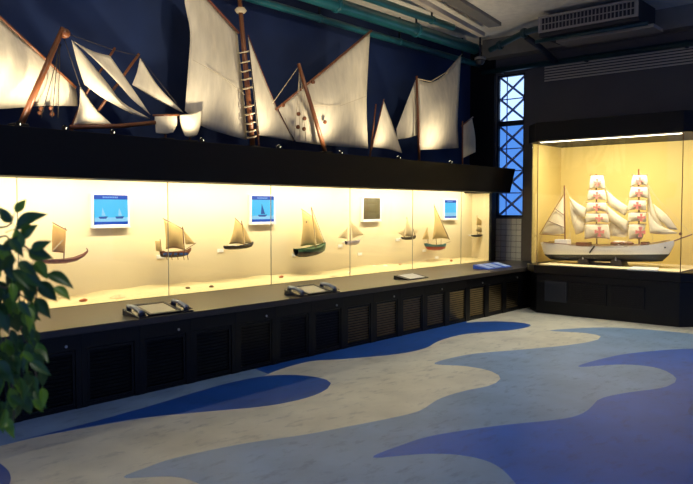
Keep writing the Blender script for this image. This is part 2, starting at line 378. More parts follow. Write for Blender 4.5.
# glass panes and joints, traced joints in px at the middle height
jx = [NX0] + [onY(p, 240, GY).x for p in (18, 168.2, 271, 350, 412.5, 461)] + [NX1]
jx = [NX0] + sorted(x for x in jx if NX0+.2 < x < NX1-.2) + [NX1]
for a, b in zip(jx, jx[1:]):
    b = min(b, 11.66)
    box(a+.003, b-.003, GY-.004, GY+.004, CT+.001, CBOT-.001).build('glass_pane', 'glass', case)
for x in jx[1:-1]: box(x-.0028, x+.0028, GY-.005, GY+.005, CT+.001, CBOT-.001).build('glass_joint', 'joint', case)
# fluorescent strips behind the fascia
nl = 6; Ls = (NX1-NX0)/nl
for i in range(nl):
    x = NX0+Ls*(i+.5)
    s_ = empty('light_strip', (x, GY+.13, 2.03), 'thin fluorescent strip under the showcase canopy', 'lamp', 'light strips in the showcase')
    MB().prism([(x-Ls*.49, GY+.07, 2.03), (x-Ls*.49, GY+.09, 1.975), (x-Ls*.49, GY+.17, 1.975), (x-Ls*.49, GY+.19, 2.03)], (Ls*.98, 0, 0)).build('housing', 'white', s_)
    MB().tube([(x-Ls*.48, GY+.13, 1.963), (x+Ls*.48, GY+.13, 1.963)], .011, 8).build('tube', 'lamp', s_)
    ld = bpy.data.lights.new('strip_light', 'AREA'); ld.shape = 'RECTANGLE'; ld.size = Ls*.96; ld.size_y = .06; ld.energy = P_NICHE; ld.color = WARM
    lo = bpy.data.objects.new('strip_light', ld); COL.objects.link(lo); lo.parent = s_; lo.location = (0, 0, -.085)
    lo.rotation_euler = (math.radians(38), 0, 0)

# ================================================================== SCREENS ON THE BACK PANEL
def display(px0, py0, px1, py1, label, kind):
    pl = nb-.037; a = onY(px0, py0, pl); b = onY(px1, py1, pl); cx = (px0+px1)/2
    x0, x1 = a.x, b.x; z1 = onY(cx, py0, pl).z; z0 = onY(cx, py1, pl).z
    W, H = x1-x0, z1-z0
    t = empty('wall_screen', ((x0+x1)/2, nb, z0), label, 'screen')
    bz = .018; y = nb-.05
    fr = MB().box(x0-bz, x0, y, nb, z0-bz, z1+bz).box(x1, x1+bz, y, nb, z0-bz, z1+bz).box(x0, x1, y, nb, z1, z1+bz).box(x0, x1, y, nb, z0-bz, z0).build('bezel', 'white', t, bevel=.004)
    box(x0-bz, x1+bz, y-.015, nb, z0-bz-.018, z0-bz-.001).build('ledge', 'white', t)
    q = nb-.035
    d = box(x0, x1, q, nb-.001, z0, z1).build('display_panel', 'screenoff' if kind == 0 else 'screen', t)
    if kind == 0:
        MB().prism([(x0+W*.55, q-.001, z0), (x1, q-.001, z0), (x1, q-.001, z0+H*.45)], (0, .0005, 0)).build('reflection_film', M['screenoff'], d); return
    box(x0, x1, q-.002, q-.0005, z1-H*.15, z1).build('title_bar', 'screenbar', d)
    box(x0, x1, q-.002, q-.0005, z0, z0+H*.10).build('footer_bar', 'screenbar', d)
    tx = MB(); u = x0+W*.27
    for i in range(9):
        wd = W*.035
        tx.box(u, u+wd, q-.003, q-.002, z1-H*.105, z1-H*.055); u += wd+W*.015
    tx.build('title_text', 'screentext', d)
    if kind == 3: box(x0, x1, q-.003, q-.0022, z0+H*.1, z0+H*.3).build('sea', 'screenpale', d); return
    box(x0, x1, q-.0018, q-.0005, z0+H*.10, z0+H*.24).build('sea', 'screenboat' if kind == 9 else 'screenpale', d)
    for bx in ((.27, .75) if kind == 1 else (.48,)):
        cxx = x0+W*bx; s = .13*W if kind == 1 else .2*W
        MB().prism([(cxx-s, q-.003, z0+H*.27), (cxx-s*.7, q-.003, z0+H*.2), (cxx+s*.7, q-.003, z0+H*.2), (cxx+s*1.1, q-.003, z0+H*.28)], (0, .0008, 0)).build('pictured_hull', 'screenboat', d)
        MB().prism([(cxx-s*.3, q-.003, z0+H*.3), (cxx+s*.6, q-.003, z0+H*.3), (cxx-s*.1, q-.003, z0+H*(.58 if kind == 1 else .7))], (0, .0008, 0)).build('pictured_sail', 'screenpale' if kind == 1 else 'screenboat', d)
display(93, 195, 128, 224.6, 'lit wall screen showing two boats beside the straw-sailed longboat', 1)
display(251, 196, 274, 221.8, 'lit wall screen showing one sailing boat behind a glass joint', 2)
display(363, 198, 380, 219.3, 'switched-off dark wall screen with white frame in showcase', 0)
display(444, 200, 456.3, 218, 'small plain blue wall screen above the red-hulled boat', 3)

# ================================================================== MODEL BOATS IN THE NICHE
NY = 7.0
BK = .5
mN = mapY(NY); NV = (0, -1, 0)
def model(label, hp, bracket=True):
    c = mN((hp[0][0]+hp[-1][0])/2, max(h[2] for h in hp))
    o = empty('model_boat', c, label, 'model boat')
    if bracket:
        px = (hp[0][0]+hp[-1][0])/2; p = mN(px, (hp[len(hp)//2][1]+hp[len(hp)//2][2])/2)
        box(p.x-.012, p.x+.012, NY, nb, p.z-.012, p.z+.012).build('bracket', 'white', o)
    return o
def spar(o, pts, r=.006, m='wood', name='mast', mp=mN, d=0, seg=6):
    return MB().tube([mp(p[0], p[1], d) for p in pts], r, seg).build(name, m, o)
def plate(px, py, by):
    p = mapY(nb)(px, py)
    box(p.x-.05, p.x+.05, nb-.012, nb, p.z-.022, p.z+.022).build('caption_plate', 'plaque', label='small white caption plate on cream panel by the '+by, category='sign', group='caption plates in the showcase')
# 1 longboat
H = [(30, 249, 250.5, .004), (35, 257, 260, .02), (42, 260, 263.5, .045), (54, 259.6, 264, .06), (66, 258.9, 263.4, .06), (76, 257.2, 261.2, .045), (84, 253.5, 256.8, .02), (88, 250, 252.4, .006), (86.3, 247.5, 248.8, .003)]
o = model('long low brown boat with upcurved prow and one straw square sail', H)
hull(mN, NV, H, deck=True).build('hull', 'hullwood', o, smooth=True)
spar(o, [(65.5, 227.5), (63.8, 259.5)]); spar(o, [(52.5, 222.5), (67, 230.3)], name='yard', d=.012)
sail([[(53, 224), (66, 230.2)], [(66, 230.2), (65.3, 242), (63.8, 253)], [(63.8, 253), (52, 251.6)], [(52, 251.6), (52, 238), (53, 224)]], mN, .04, parent=o, m='straw', d0=.015)
spar(o, [(52.5, 251), (63, 240)], .004, 'rope', 'sheet_rope', d=.07)
# 2 lateen with oars
H = [(161, 250.3, 256.8, .03), (164, 251.8, 257.4, .06), (172, 252, 257.6, .075), (182, 251.4, 256.8, .065), (188, 250, 254.8, .03), (191, 247.5, 251, .006)]
o = model('dark hulled model boat with three tan sails and a row of oars', H)
hull(mN, NV, H, t1=.99, wl=254.3, deck=True).build('hull', 'hullwood', o, smooth=True)
hull(mN, NV, H, t0=.5, wl=254.3).build('lower_hull', 'hulldark', o, smooth=True)
for q in (165, 170, 175.5, 181, 186): p = mN(q, 254, .07); box(p.x-.02, p.x+.02, p.y-.012, p.y+.006, p.z-.012, p.z+.012).build('painted_shield', 'hullblue', o)
spar(o, [(182.6, 226.5), (184.5, 252)]); spar(o, [(163, 218.5), (183.5, 229.5)], name='yard', d=.012)
sail([[(164, 220), (173, 223.8), (182.4, 229.4)], [(182.4, 229.4), (183, 240), (184, 250)], [(184, 250), (175, 248), (166, 249)], [(166, 249), (165.6, 235), (164, 220)]], mN, .05, parent=o, m='tansail', d0=.015)
sail(tri((183.6, 230), (195, 243.8), (185.6, 244.2)), mN, .02, parent=o, m='tansail')
sail(quad((155, 241), (160, 241), (162, 251.7), (156, 250.8)), mN, .02, parent=o, m='tansail')
spar(o, [(160, 239), (162, 254)], .004); spar(o, [(185, 250), (196, 243)], .004, name='bowsprit')
for q in (166, 171, 177, 183, 187): spar(o, [(q, 253.5), (q+1.2, 259.8)], .004, name='oar', d=.08)
# 3 gaff sloop
H = [(224.8, 245.6, 249, .03), (229, 246, 249.6, .06), (238, 245.8, 249.4, .07), (247, 244.6, 248.2, .05), (251.5, 243, 246.8, .02), (253.4, 241.3, 244, .005)]
o = model('small black sloop model with tan gaff sail and jib', H)
hull(mN, NV, H, deck=True).build('hull', 'hulldark', o, smooth=True)
spar(o, [(241.6, 220.5), (244.4, 246.5)]); spar(o, [(235, 218), (242.4, 225.6)], .005, name='gaff')
sail([[(235.4, 219), (242, 225.6)], [(242, 225.6), (244, 244.2)], [(244, 244.2), (236, 243.4), (229, 244.4)], [(229, 244.4), (233, 232), (235.4, 219)]], mN, .04, parent=o, m='tansail', d0=.012)
sail(tri((242.3, 223.4), (251.6, 242.6), (245, 243.6)), mN, .02, parent=o, m='tansail', d0=.012)
# 4 green cutter
H = [(295.8, 248.4, 255.8, .05), (299, 249, 257, .09), (306, 248.8, 257, .11), (315, 247, 255.4, .10), (321, 245, 253, .06), (324.5, 243.2, 250.8, .02), (325.6, 242, 247, .005)]
o = model('large green hulled boat model with tall tan mainsail and jib', H)
hull(mN, NV, H, t1=.99, wl=251.6, deck=True).build('hull', 'hullgreen', o, smooth=True)
hull(mN, NV, H, t0=.5, wl=251.6).build('lower_hull', 'hulldark', o, smooth=True)
spar(o, [(311.4, 207), (316.2, 249)], .007); spar(o, [(301.3, 209), (312.4, 217)], .006, name='gaff')
sail([[(302, 210), (312, 216.8)], [(312, 216.8), (316, 246)], [(316, 246), (308, 245), (300.6, 246.6)], [(300.6, 246.6), (302.6, 228), (302, 210)]], mN, .06, parent=o, m='tansail', d0=.015)
sail([[(312.8, 215.5), (319, 230), (324, 243.3)], [(324, 243.3), (316.6, 244)], [(316.6, 244)]*2, [(316.6, 244), (312.8, 215.5)]], mN, .03, parent=o, m='tansail', d0=.015)
spar(o, [(325, 243.5), (311.6, 208)], .003, 'darkrope', 'stay'); MB().lathe(mN(306.5, 222, .06), [(.012, -.004), (.012, .004)], 8, 'y').build('sail_patch', 'stone', o)
# 5 pale
H = [(346.2, 241, 245, .03), (349, 241.2, 245.4, .06), (355, 240.7, 245, .06), (358.5, 240, 243.6, .03), (359.5, 239.2, 242, .006)]
o = model('pale hulled model boat with faded translucent sails', H)
hull(mN, NV, H, deck=True).build('hull', 'hullpale', o, smooth=True)
spar(o, [(350, 218), (350.8, 242)], .005, 'palesail' and 'rope'); spar(o, [(347, 227), (347.8, 242)], .004, 'rope')
sail(tri((347, 228), (338, 237.4), (346.6, 238.8)), mN, .02, parent=o, m='palesail')
sail([[(350.8, 221), (363.8, 234.6)], [(363.8, 234.6), (358, 236), (352.4, 238.6)], [(352.4, 238.6)]*2, [(352.4, 238.6), (350.8, 221)]], mN, .02, parent=o, m='palesail')
spar(o, [(358.5, 240.2), (364, 235)], .003, 'rope', 'bowsprit')
# 6 small lugger
H = [(402.4, 236.8, 239.3, .03), (406, 237.2, 240, .06), (411, 237, 239.8, .06), (414.5, 236, 238.8, .03), (415.6, 235.2, 237.4, .005)]
o = model('small dark hulled model boat with pale triangular sails', H)
hull(mN, NV, H, deck=True).build('hull', 'hulldark', o, smooth=True)
spar(o, [(406.8, 217), (409, 238)], .005)
sail(tri((407.2, 218.8), (414, 236), (404.4, 236.4)), mN, .03, parent=o, m='palesail', d0=.01)
sail(tri((413.4, 229.3), (418.2, 230.4), (415, 235.6)), mN, .01, parent=o, m='palesail')
sail(tri((404.5, 229.5), (398.8, 232.6), (403.4, 235.6)), mN, .01, parent=o, m='palesail')
spar(o, [(413.2, 228.8), (415.2, 237)], .004); spar(o, [(398.4, 232.8), (405, 236.8)], .003, name='boom'); spar(o, [(404.6, 229), (403.8, 237.4)], .004)
# 7 red hull
H = [(425, 243, 246, .02), (428.5, 244.2, 249.8, .07), (434, 244.8, 250.4, .09), (440, 244.9, 250.2, .08), (444.4, 244.3, 248.8, .03), (446, 243.2, 246, .006)]
o = model('red and teal hulled model boat with very tall triangular tan sail', H)
hull(mN, NV, H, t1=.99, wl=246.6, deck=True).build('hull', 'hullteal', o, smooth=True)
hull(mN, NV, H, t0=.5, wl=246.6).build('lower_hull', 'hullred', o, smooth=True)
spar(o, [(434.2, 204.5), (436.5, 245.5)], .005); spar(o, [(434, 205), (449.4, 239.6)], .005, name='yard', d=.02)
sail([[(434.4, 205.8), (449, 239)], [(449, 239), (441, 238.2), (432.6, 239.2)], [(432.6, 239.2)]*2, [(432.6, 239.2), (434.6, 222), (434.4, 205.8)]], mN, .05, parent=o, m='tansail', d0=.015)
sail(tri((427, 228.2), (428.9, 239), (421.9, 239.2)), mN, .02, parent=o, m='tansail', d0=.01)
spar(o, [(427.2, 227.6), (428.2, 245)], .004); spar(o, [(441, 239), (441.2, 246)], .003); spar(o, [(446, 243), (450.5, 241.5)], .003, name='bowsprit')
# 8 last one
H = [(472, 235, 236.6, .02), (475, 235.2, 237.2, .045), (480, 234.6, 236.8, .045), (484, 233.2, 234.8, .01)]
o = model('tiny dark boat model with small square sail near the corner pillar', H)
hull(mN, NV, H, deck=True).build('hull', 'hulldark', o, smooth=True)
spar(o, [(477, 215.5), (477.3, 236)], .005)
sail(quad((477, 217), (482.4, 221.4), (481, 225), (476.6, 224.8)), mN, .02, parent=o, m='tansail', d0=.01)
sail(quad((477, 226.5), (482.6, 227.6), (483.8, 233.2), (475.6, 231)), mN, .03, parent=o, m='palesail', d0=.01)
for q in ((160, 256.6, 'boat with oars'), (220, 250.5, 'small black sloop'), (294.4, 254.8, 'green hulled boat'), (340, 246, 'pale faded boat'), (397.5, 239.8, 'small dark boat'), (424, 250.5, 'red hulled boat'), (436.5, 257.5, 'keel of the red boat, lower one'), (359.5, 254, 'dark screen, lower one')): plate(*q)
# shells and pebbles on the sand
def shell(px, py, s, m, label, kind='scallop'):
    p = onZ(px, py, CT+.02); p.y = min(max(p.y, GY+.2), nb-.12)
    z = sandz(p.x, p.y)-.006
    if kind == 'scallop':
        def fn(u, v):
            a = math.pi*(u*1.5-.25); r = s*(1+.06*math.cos(u*40))*v
            return (p.x+r*math.cos(a), p.y-r*math.sin(a)*.7, z+s*.4*(1-v*v)*(.9+.1*math.cos(u*40)))
        mb = MB().grid(fn, 28, 6)
        mb.build('scallop_shell', m, smooth=True, solid=.004, label=label, category='shell')
    elif kind == 'conch':
        MB().lathe((p.x-s, p.y, z+s*.42), [(.002, 0), (s*.25, s*.3), (s*.2, s*.4), (s*.42, s*.8), (s*.36, s*.95), (s*.5, s*1.3), (s*.3, s*1.7), (.004, s*2.1)], 12, 'x').build('conch_shell', m, smooth=True, label=label, category='shell')
    else:
        mb = MB()
        def fn(u, v):
            a = 2*math.pi*u; q = math.pi*v; k = 1+.12*math.sin(3*a+px)+.1*math.cos(2*q+px)
            return (p.x+s*k*math.sin(q)*math.cos(a), p.y+s*.8*k*math.sin(q)*math.sin(a), z+s*.35-s*.55*math.cos(q))
        mb.grid(fn, 14, 8).build('pebble', m, smooth=True, label=label, category='pebble')
shell(86, 301, .045, 'shellred', 'flat orange-red shell on the sand below the lit two-boat screen', 'conch')
shell(129, 298.5, .095, 'shell', 'large pale scallop shell on the sand behind the telephone console')
shell(203, 291.5, .028, 'stone', 'brown pebble lying on sand under the small black sloop', 'pebble')
shell(219, 288, .032, 'stone', 'larger brown pebble on the sand beneath the black sloop', 'pebble')
shell(281, 279, .040, 'shellred', 'orange conch shell on the sand below the green boat', 'conch')
shell(352, 273, .036, 'shellwhite', 'white shell on the sand under the pale faded boat', 'conch')
shell(366, 267.5, .036, 'shellwhite', 'white scallop shell on the sand below the dark screen')
shell(385, 267.3, .055, 'shellwhite', 'big white scallop shell on the sand near the small lugger')
shell(400, 266, .04, 'shell', 'cream conch shell on the sand under the small lugger', 'conch')
shell(452, 262.2, .04, 'shellred', 'reddish shell on the sand to one side of the red boat', 'conch')
shell(466, 260, .04, 'shell', 'cream scallop shell on the sand close to the corner pillar')

# ================================================================== CONSOLES ON THE WORKTOP
def wedge(x0, x1, y0, y1, h0, h1, z=CT):
    return MB().prism([(x0, y0, z), (x0, y1, z), (x0, y1, z+h1), (x0, y0, z+h0)], (x1-x0, 0, 0))
def sloped(mb, x0, x1, ya, yb, y0, y1, h0, h1, lift, th):
    """slab lying on the slope of a wedge"""
    f = lambda y: CT+h0+(h1-h0)*(y-y0)/(y1-y0)+lift
    return mb.prism([(x0, ya, f(ya)), (x0, yb, f(yb)), (x0, yb, f(yb)+th), (x0, ya, f(ya)+th)], (x1-x0, 0, 0))
def console(x0, x1, label):
    y0, y1, h0, h1 = CF+.01, CF+.30, .012, .075
    t = empty('info_panel', ((x0+x1)/2, (y0+y1)/2, CT), label, 'panel')
    wedge(x0, x1, y0, y1, h0, h1).build('desk', 'black', t, bevel=.004)
    fw = .028; fr = MB()
    for a, b, c, d in ((x0, x1, y0, y0+fw), (x0, x1, y1-fw, y1), (x0, x0+fw, y0+fw, y1-fw), (x1-fw, x1, y0+fw, y1-fw)): sloped(fr, a, b, c, d, y0, y1, h0, h1, .0005, .008)
    fr.build('frame', 'black', t)
    sloped(MB(), x0+fw, x1-fw, y0+fw, y1-fw, y0, y1, h0, h1, .0005, .003).build('printed_sheet', 'panelgrey', t)
def telephone(x, label):
    y0, y1, h0, h1 = CF-.01, CF+.27, .012, .062
    t = empty('telephone', (x, (y0+y1)/2, CT), label, 'telephone', 'listening telephones on the worktop')
    wdt = .052
    wedge(x-wdt, x+wdt, y0, y1, h0, h1).build('cradle', 'phone', t, bevel=.008)
    pts = []
    for i in range(13):
        u = i/12; yy = y0+.03+(y1-y0-.06)*u
        pts.append((x-.008, yy, CT+h0+(h1-h0)*(yy-y0)/(y1-y0)+.024+.018*math.sin(math.pi*u)))
    hs = MB().tube(pts, [.019 if 1 < i < 11 else .024 for i in range(13)], 10).build('handset', 'phonegrey', t, smooth=True)
    for q in (0, 12):
        p = pts[q]; MB().lathe((p[0], p[1]+(.012 if q == 0 else -.012), p[2]-.022), [(.024, -.004), (.028, .006), (.022, .03)], 12).build('earpiece' if q else 'mouthpiece', 'phone', hs, smooth=True)
    c = [(x+.034+.008*math.cos(i*1.3), y0+.01+.22*(i/60), CT+h0+(h1-h0)*(.01+.22*i/60)/(y1-y0)+.010+.007*math.sin(i*1.3)) for i in range(60)]
    MB().tube(c, .003, 5).build('cord', 'phone', t)
console(3.60, 3.94, 'black framed information panel between telephones near the scallop shell')
telephone(3.53, 'listening telephone beside the scallop-shell panel on its side towards the fig tree'); telephone(4.01, 'listening telephone beside the scallop-shell panel on its side towards the corner')
console(5.63, 6.0, 'black framed information panel between telephones below the green boat')
telephone(5.55, 'listening telephone beside the green-boat panel on its side towards the fig tree'); telephone(6.08, 'listening telephone beside the green-boat panel on its side towards the corner')
# caption sheet on a small sloped board
t = empty('caption_board', (7.98, 5.78, CT), 'white caption sheet on a thin dark sloped board on the worktop', 'sign')
y0, y1 = 5.66, 5.90
wedge(7.72, 8.2, y0, y1, .008, .05).build('board', 'black', t)
sloped(MB(), 7.80, 8.14, y0+.015, y1-.015, y0, y1, .008, .05, .0005, .003).build('sheet', 'plaque', t)
# blue console
t = empty('blue_console', (10.27, 5.83, CT), 'blue sloping console with pale sheets at the corner end of worktop', 'console')
y0, y1 = 5.68, 5.96
for i in range(3):
    xa, xb = 9.88+.26*i, 9.88+.26*(i+1)-.015
    wedge(xa, xb, y0, y1, .008, .065).build('blue_block', 'consoleblue', t, bevel=.004)
    sloped(MB(), xa+(.02 if i == 1 else .07), xb-.02, y0+.03, y1-.03, y0, y1, .008, .065, .0005, .003).build('pale_sheet', 'consolepale', t)

# ================================================================== RIGS ON THE CANOPY
BK = 1.0
RY = 6.72; mR = mapY(RY)
def rig(px, label, name='sail_rig'):
    p = mR(px, 140); return empty(name, (p.x, RY, CTOP), label, 'sail')
def rmast(o, top, bot, r, d=0, m='wood', name='mast'):
    """mast through two traced points, carried down to the canopy"""
    a, b = mR(*top, d), mR(*bot, d); k = (CTOP+.0-a.z)/(b.z-a.z); c = a+(b-a)*k
    MB().tube([a, a.lerp(c, .5), c], [r*.75, r*.95, r], 10).build(name, m, o, smooth=True)
    box(c.x-.07, c.x+.07, c.y-.07, c.y+.07, CTOP, CTOP+.06).build('mast_step', 'blackdull', o, bevel=.01)
def rspar(o, pts, r, m='wood', name='yard', d=0): return MB().tube([mR(p[0], p[1], d) for p in pts], r, 8).build(name, m, o, smooth=True)
def block(o, px, py, d=.05, s=.027):
    p = mR(px, py, d); MB().lathe(p, [(s*.55, -s*.5), (s, -s*.4), (s, s*.4), (s*.55, s*.5)], 12, 'y').build('pulley_block', 'wood', o, smooth=True)
# A: left-most lateen
o = rig(30, 'leaning mast with broad lateen sail behind the leafy tree')
sail([[(-70, -60), (0, 19), (40, 53), (75, 87)], [(75, 87), (77, 96), (77.5, 106)], [(77.5, 106), (40, 106), (0, 109), (-70, 112)], [(-70, 112), (-72, 20), (-70, -60)]], mR, .10, parent=o)
rspar(o, [(-75, -65), (0, 17), (76, 87.5)], .013, d=.04)
rmast(o, (63, 28), (22, 122), .030, d=.22)
p = mR(65, 33.5, .22); MB().lathe(p, [(.03, -.04), (.042, -.025), (.042, .025), (.025, .04)], 12, 'y').build('masthead_block', 'wood', o, smooth=True)
for a, b in (((59, 40), (52, 118)), ((60, 44), (58, 118)), ((61, 44), (41, 118)), ((63, 35), (82, 92))): rspar(o, [a, b], .004, 'darkrope', 'stay', d=.12)
for q in ((40, 113), (41, 108.5), (52, 114), (51, 108)): block(o, *q, d=.1, s=.022)
# B: cluster of staysails
o = rig(110, 'group of slender white staysails on crossed wooden spars')
sail([[(71.5, 40), (85, 56), (108, 84), (122, 102), (150, 118.5)], [(150, 118.5)]*2, [(150, 118.5), (135, 115), (103, 98), (84, 84)], [(84, 84), (77, 62), (71.5, 40)]], mR, .05, parent=o, d0=.08)
sail([[(73, 41), (92, 51), (110, 56)], [(110, 56), (130, 85), (150.5, 115)], [(150.5, 115), (130, 97), (106, 67)], [(106, 67), (90, 55), (73, 41)]], mR, .04, parent=o, d0=.02)
sail([[(140, 58), (158, 86), (184, 113)], [(184, 113), (165, 104), (132, 85)], [(132, 85)]*2, [(132, 85), (137, 72), (140, 58)]], mR, .04, parent=o)
sail([[(80, 86), (95, 108), (113, 125.5)], [(113, 125.5), (92, 124.5), (73, 126)], [(73, 126)]*2, [(73, 126), (79, 107), (80, 86)]], mR, .06, parent=o, d0=.12)
rspar(o, [(115, 48), (86, 94)], .013, d=.0); rspar(o, [(139, 54), (98, 111)], .015, d=.0)
rspar(o, [(70, 127), (120, 126), (155, 122.5)], .022, name='boom', d=.15)
for a, b in (((65, 33), (114, 50)), ((114, 50), (139, 56)), ((139, 56), (184, 113)), ((132, 85), (180, 112)), ((98, 111), (90, 127))): rspar(o, [a, b], .0028, 'darkrope', 'stay', d=.02)
rmast(o, (86, 94), (72, 128), .02)
# small hanging sails
o = rig(166, 'small pale square of canvas hanging from a short boom', 'hanging_canvas')
sail([[(154.5, 115.5), (177, 115.5)], [(177, 115.5), (176.6, 125), (173, 132.5)], [(173, 132.5), (164, 134), (156, 133)], [(156, 133), (155, 124), (154.5, 115.5)]], mR, .03, parent=o, d0=.12)
rspar(o, [(153, 115.4), (179, 115)], .012, d=.12, name='boom'); rmast(o, (165.5, 115), (165.5, 130), .012, d=.10)
o = rig(190, 'small greyish flap of canvas below the tallest lateen sail', 'hanging_canvas')
sail([[(179.5, 115), (191, 113.5), (202.5, 110)], [(202.5, 110), (201, 124), (197, 135)], [(197, 135), (191, 137), (185, 136)], [(185, 136), (181, 126), (179.5, 115)]], mR, .04, parent=o, d0=.14)
rmast(o, (190, 114), (190, 130), .012, d=.10)
# C: tall lateen with laced mast
o = rig(220, 'tallest off-white sail laced with white loops to a thick mast')
sail([[(186, -26), (207, -3), (237, 31)], [(237, 31), (241, 70), (244, 99), (247, 140)], [(247, 140), (225, 134), (202, 126), (185, 110.5)], [(185, 110.5), (188.6, 62), (190, 31), (184.5, 0), (186, -26)]], mR, .10, parent=o)
rspar(o, [(184, -29), (207, -2), (239, 33)], .014, 'redtrim', 'yard', d=.03)
rmast(o, (239, -7), (252, 140), .034, d=.1)
for i, y in enumerate((52, 62, 71, 79, 88, 106, 114, 123, 131, 137)):
    px = 238.5+(y+14)*13.5/154; c = mR(px, y, .1)
    pts = [(c.x+.055*math.cos(a), c.y+.055*math.sin(a), c.z+.018*math.cos(a)) for a in [2*math.pi*k/14 for k in range(15)]]
    MB().tube(pts, .009, 6).build('lacing_loop', 'rope', o, smooth=True)
p = mR(240.6, 10.5, .1); MB().lathe(p, [(.05, -.03), (.075, 0), (.05, .03)], 10).build('rope_knot', 'rope', o, smooth=True)
rspar(o, [(193, 60), (220, 75), (245, 95)], .0025, 'rope', 'seam_rope', d=.11); rspar(o, [(248, 40), (259, 134)], .006, 'darkrope', 'stay', d=.06)
# C2 jib
o = rig(270, 'narrow triangular jib beside the laced mast')
sail([[(248, 37), (262, 73), (277, 108), (293, 140.5)], [(293, 140.5), (276, 138), (258, 135)], [(258, 135)]*2, [(258, 135), (253, 90), (248, 37)]], mR, .05, parent=o)
rspar(o, [(248, 35), (266, 82), (279, 113), (294, 141)], .006, 'redtrim', 'bolt_rope')
rmast(o, (257, 126), (258, 136), .012)
# D: big lateen with raked yard
o = rig(330, 'large fan-shaped lateen sail on a long rising red-edged yard')
sail([[(278, 108), (323, 71), (370, 32)], [(370, 32), (368, 66), (366.5, 104), (368, 148.5)], [(368, 148.5), (325, 145), (296, 141.5)], [(296, 141.5), (287, 126), (278, 108)]], mR, .10, parent=o)
rspar(o, [(276, 109.5), (323, 71), (371.5, 30.5)], .016, 'wood', d=.03)
rmast(o, (298.5, 63.5), (323, 145), .03, d=.16)
for q in ((298.5, 114), (304.5, 118.5), (298, 127), (304, 129), (283, 105), (313, 82), (325, 122)): block(o, *q, d=.14)
for a, b in (((299, 66), (300, 140)), ((300, 70), (306, 141)), ((301, 74), (312, 142)), ((300, 68), (294, 140)), ((285, 118), (293, 141)), ((299, 66), (272, 104))): rspar(o, [a, b], .004, 'rope', 'stay', d=.13)
rspar(o, [(312, 105), (340, 106), (367, 96)], .0025, 'rope', 'seam_rope', d=.11)
# E
o = rig(385, 'small triangular sail with a short leaning spar', )
sail([[(383.5, 100), (393, 126), (402, 153)], [(402, 153), (388, 149), (372.5, 147)], [(372.5, 147)]*2, [(372.5, 147), (378, 124), (383.5, 100)]], mR, .04, parent=o)
rspar(o, [(384, 99), (371.5, 150)], .008, d=.03, name='spar'); rmast(o, (376, 104), (371, 148), .014, d=-.05)
# F
o = rig(430, 'squarish sail with curved top edge and a triangular sail behind its mast')
sail([[(418, 80), (431, 82.5), (446, 73.5), (461, 55)], [(461, 55), (459, 90), (457.6, 120), (458.5, 148)], [(458.5, 148), (440, 149), (419, 150)], [(419, 150), (418.4, 112), (418, 80)]], mR, .12, parent=o)
sail([[(416, 79), (406, 104), (396.5, 129)], [(396.5, 129), (397, 139.5)], [(397, 139.5), (407, 138), (418, 135)], [(418, 135), (417, 107), (416, 79)]], mR, .04, parent=o, d0=-.06)
rmast(o, (416.6, 76), (419, 150), .022, d=.02)
rspar(o, [(418, 79), (431, 81.5), (446, 72.5), (462, 54)], .008, 'rope', 'head_rope', d=.02)
# G
o = rig(468, 'smallest peaked sail at the corner end of the canopy')
sail([[(463.5, 124), (468, 121), (472, 118.5)], [(472, 118.5), (475, 136), (475.5, 152)], [(475.5, 152), (463, 158)], [(463, 158), (463.5, 124)]], mR, .04, parent=o)
rmast(o, (462.5, 121), (462.5, 155), .014, d=.03); rspar(o, [(461.5, 126), (473, 117)], .012, d=.03)
# uplights on the canopy edge
for px, py, ul in ((20, 124, 'below the broad lateen behind the tree'), (66, 128, 'below the boom of the staysails'), (114, 131, 'below the slender white staysails'), (203, 137, 'below the tallest laced sail'), (280, 142.5, 'below the narrow jib'), (342, 148, 'below the large fan-shaped lateen'), (400, 155, 'beside the small triangular sail'), (452, 160, 'below the squarish curved sail')):
    p = onY(px, py, 6.24); x = p.x; y = 6.26
    t = empty('uplight', (x, y, CTOP), 'small round uplight on the canopy edge '+ul, 'lamp', 'uplights along the canopy')
    box(x-.035, x+.035, y-.03, y+.03, CTOP, CTOP+.012).build('base', 'blackdull', t)
    ax = Vector((0, .62, .78))
    c0 = Vector((x, y, CTOP+.03))
    MB().tube([c0-ax*.022, c0+ax*.018], .024, 10).build('housing', 'blackdull', t)
    MB().tube([c0+ax*.0185, c0+ax*.022], .019, 10).build('lens', 'lamp', t)
    MB().lathe((x, y-.024, CTOP+.028), [(.005, -.005), (.008, 0), (.005, .005)], 8, 'y').build('indicator', 'lamp', t)
    ld = bpy.data.lights.new('uplight_beam', 'SPOT'); ld.energy = P_SPOT; ld.color = WARMW; ld.spot_size = math.radians(125); ld.spot_blend = 1; ld.shadow_soft_size = .03
    lo = bpy.data.objects.new('uplight_beam', ld); COL.objects.link(lo); lo.parent = t; lo.location = c0+ax*.04-t.location
    lo.rotation_euler = Vector((0, .28, .95)).to_track_quat('-Z', 'Y').to_euler()

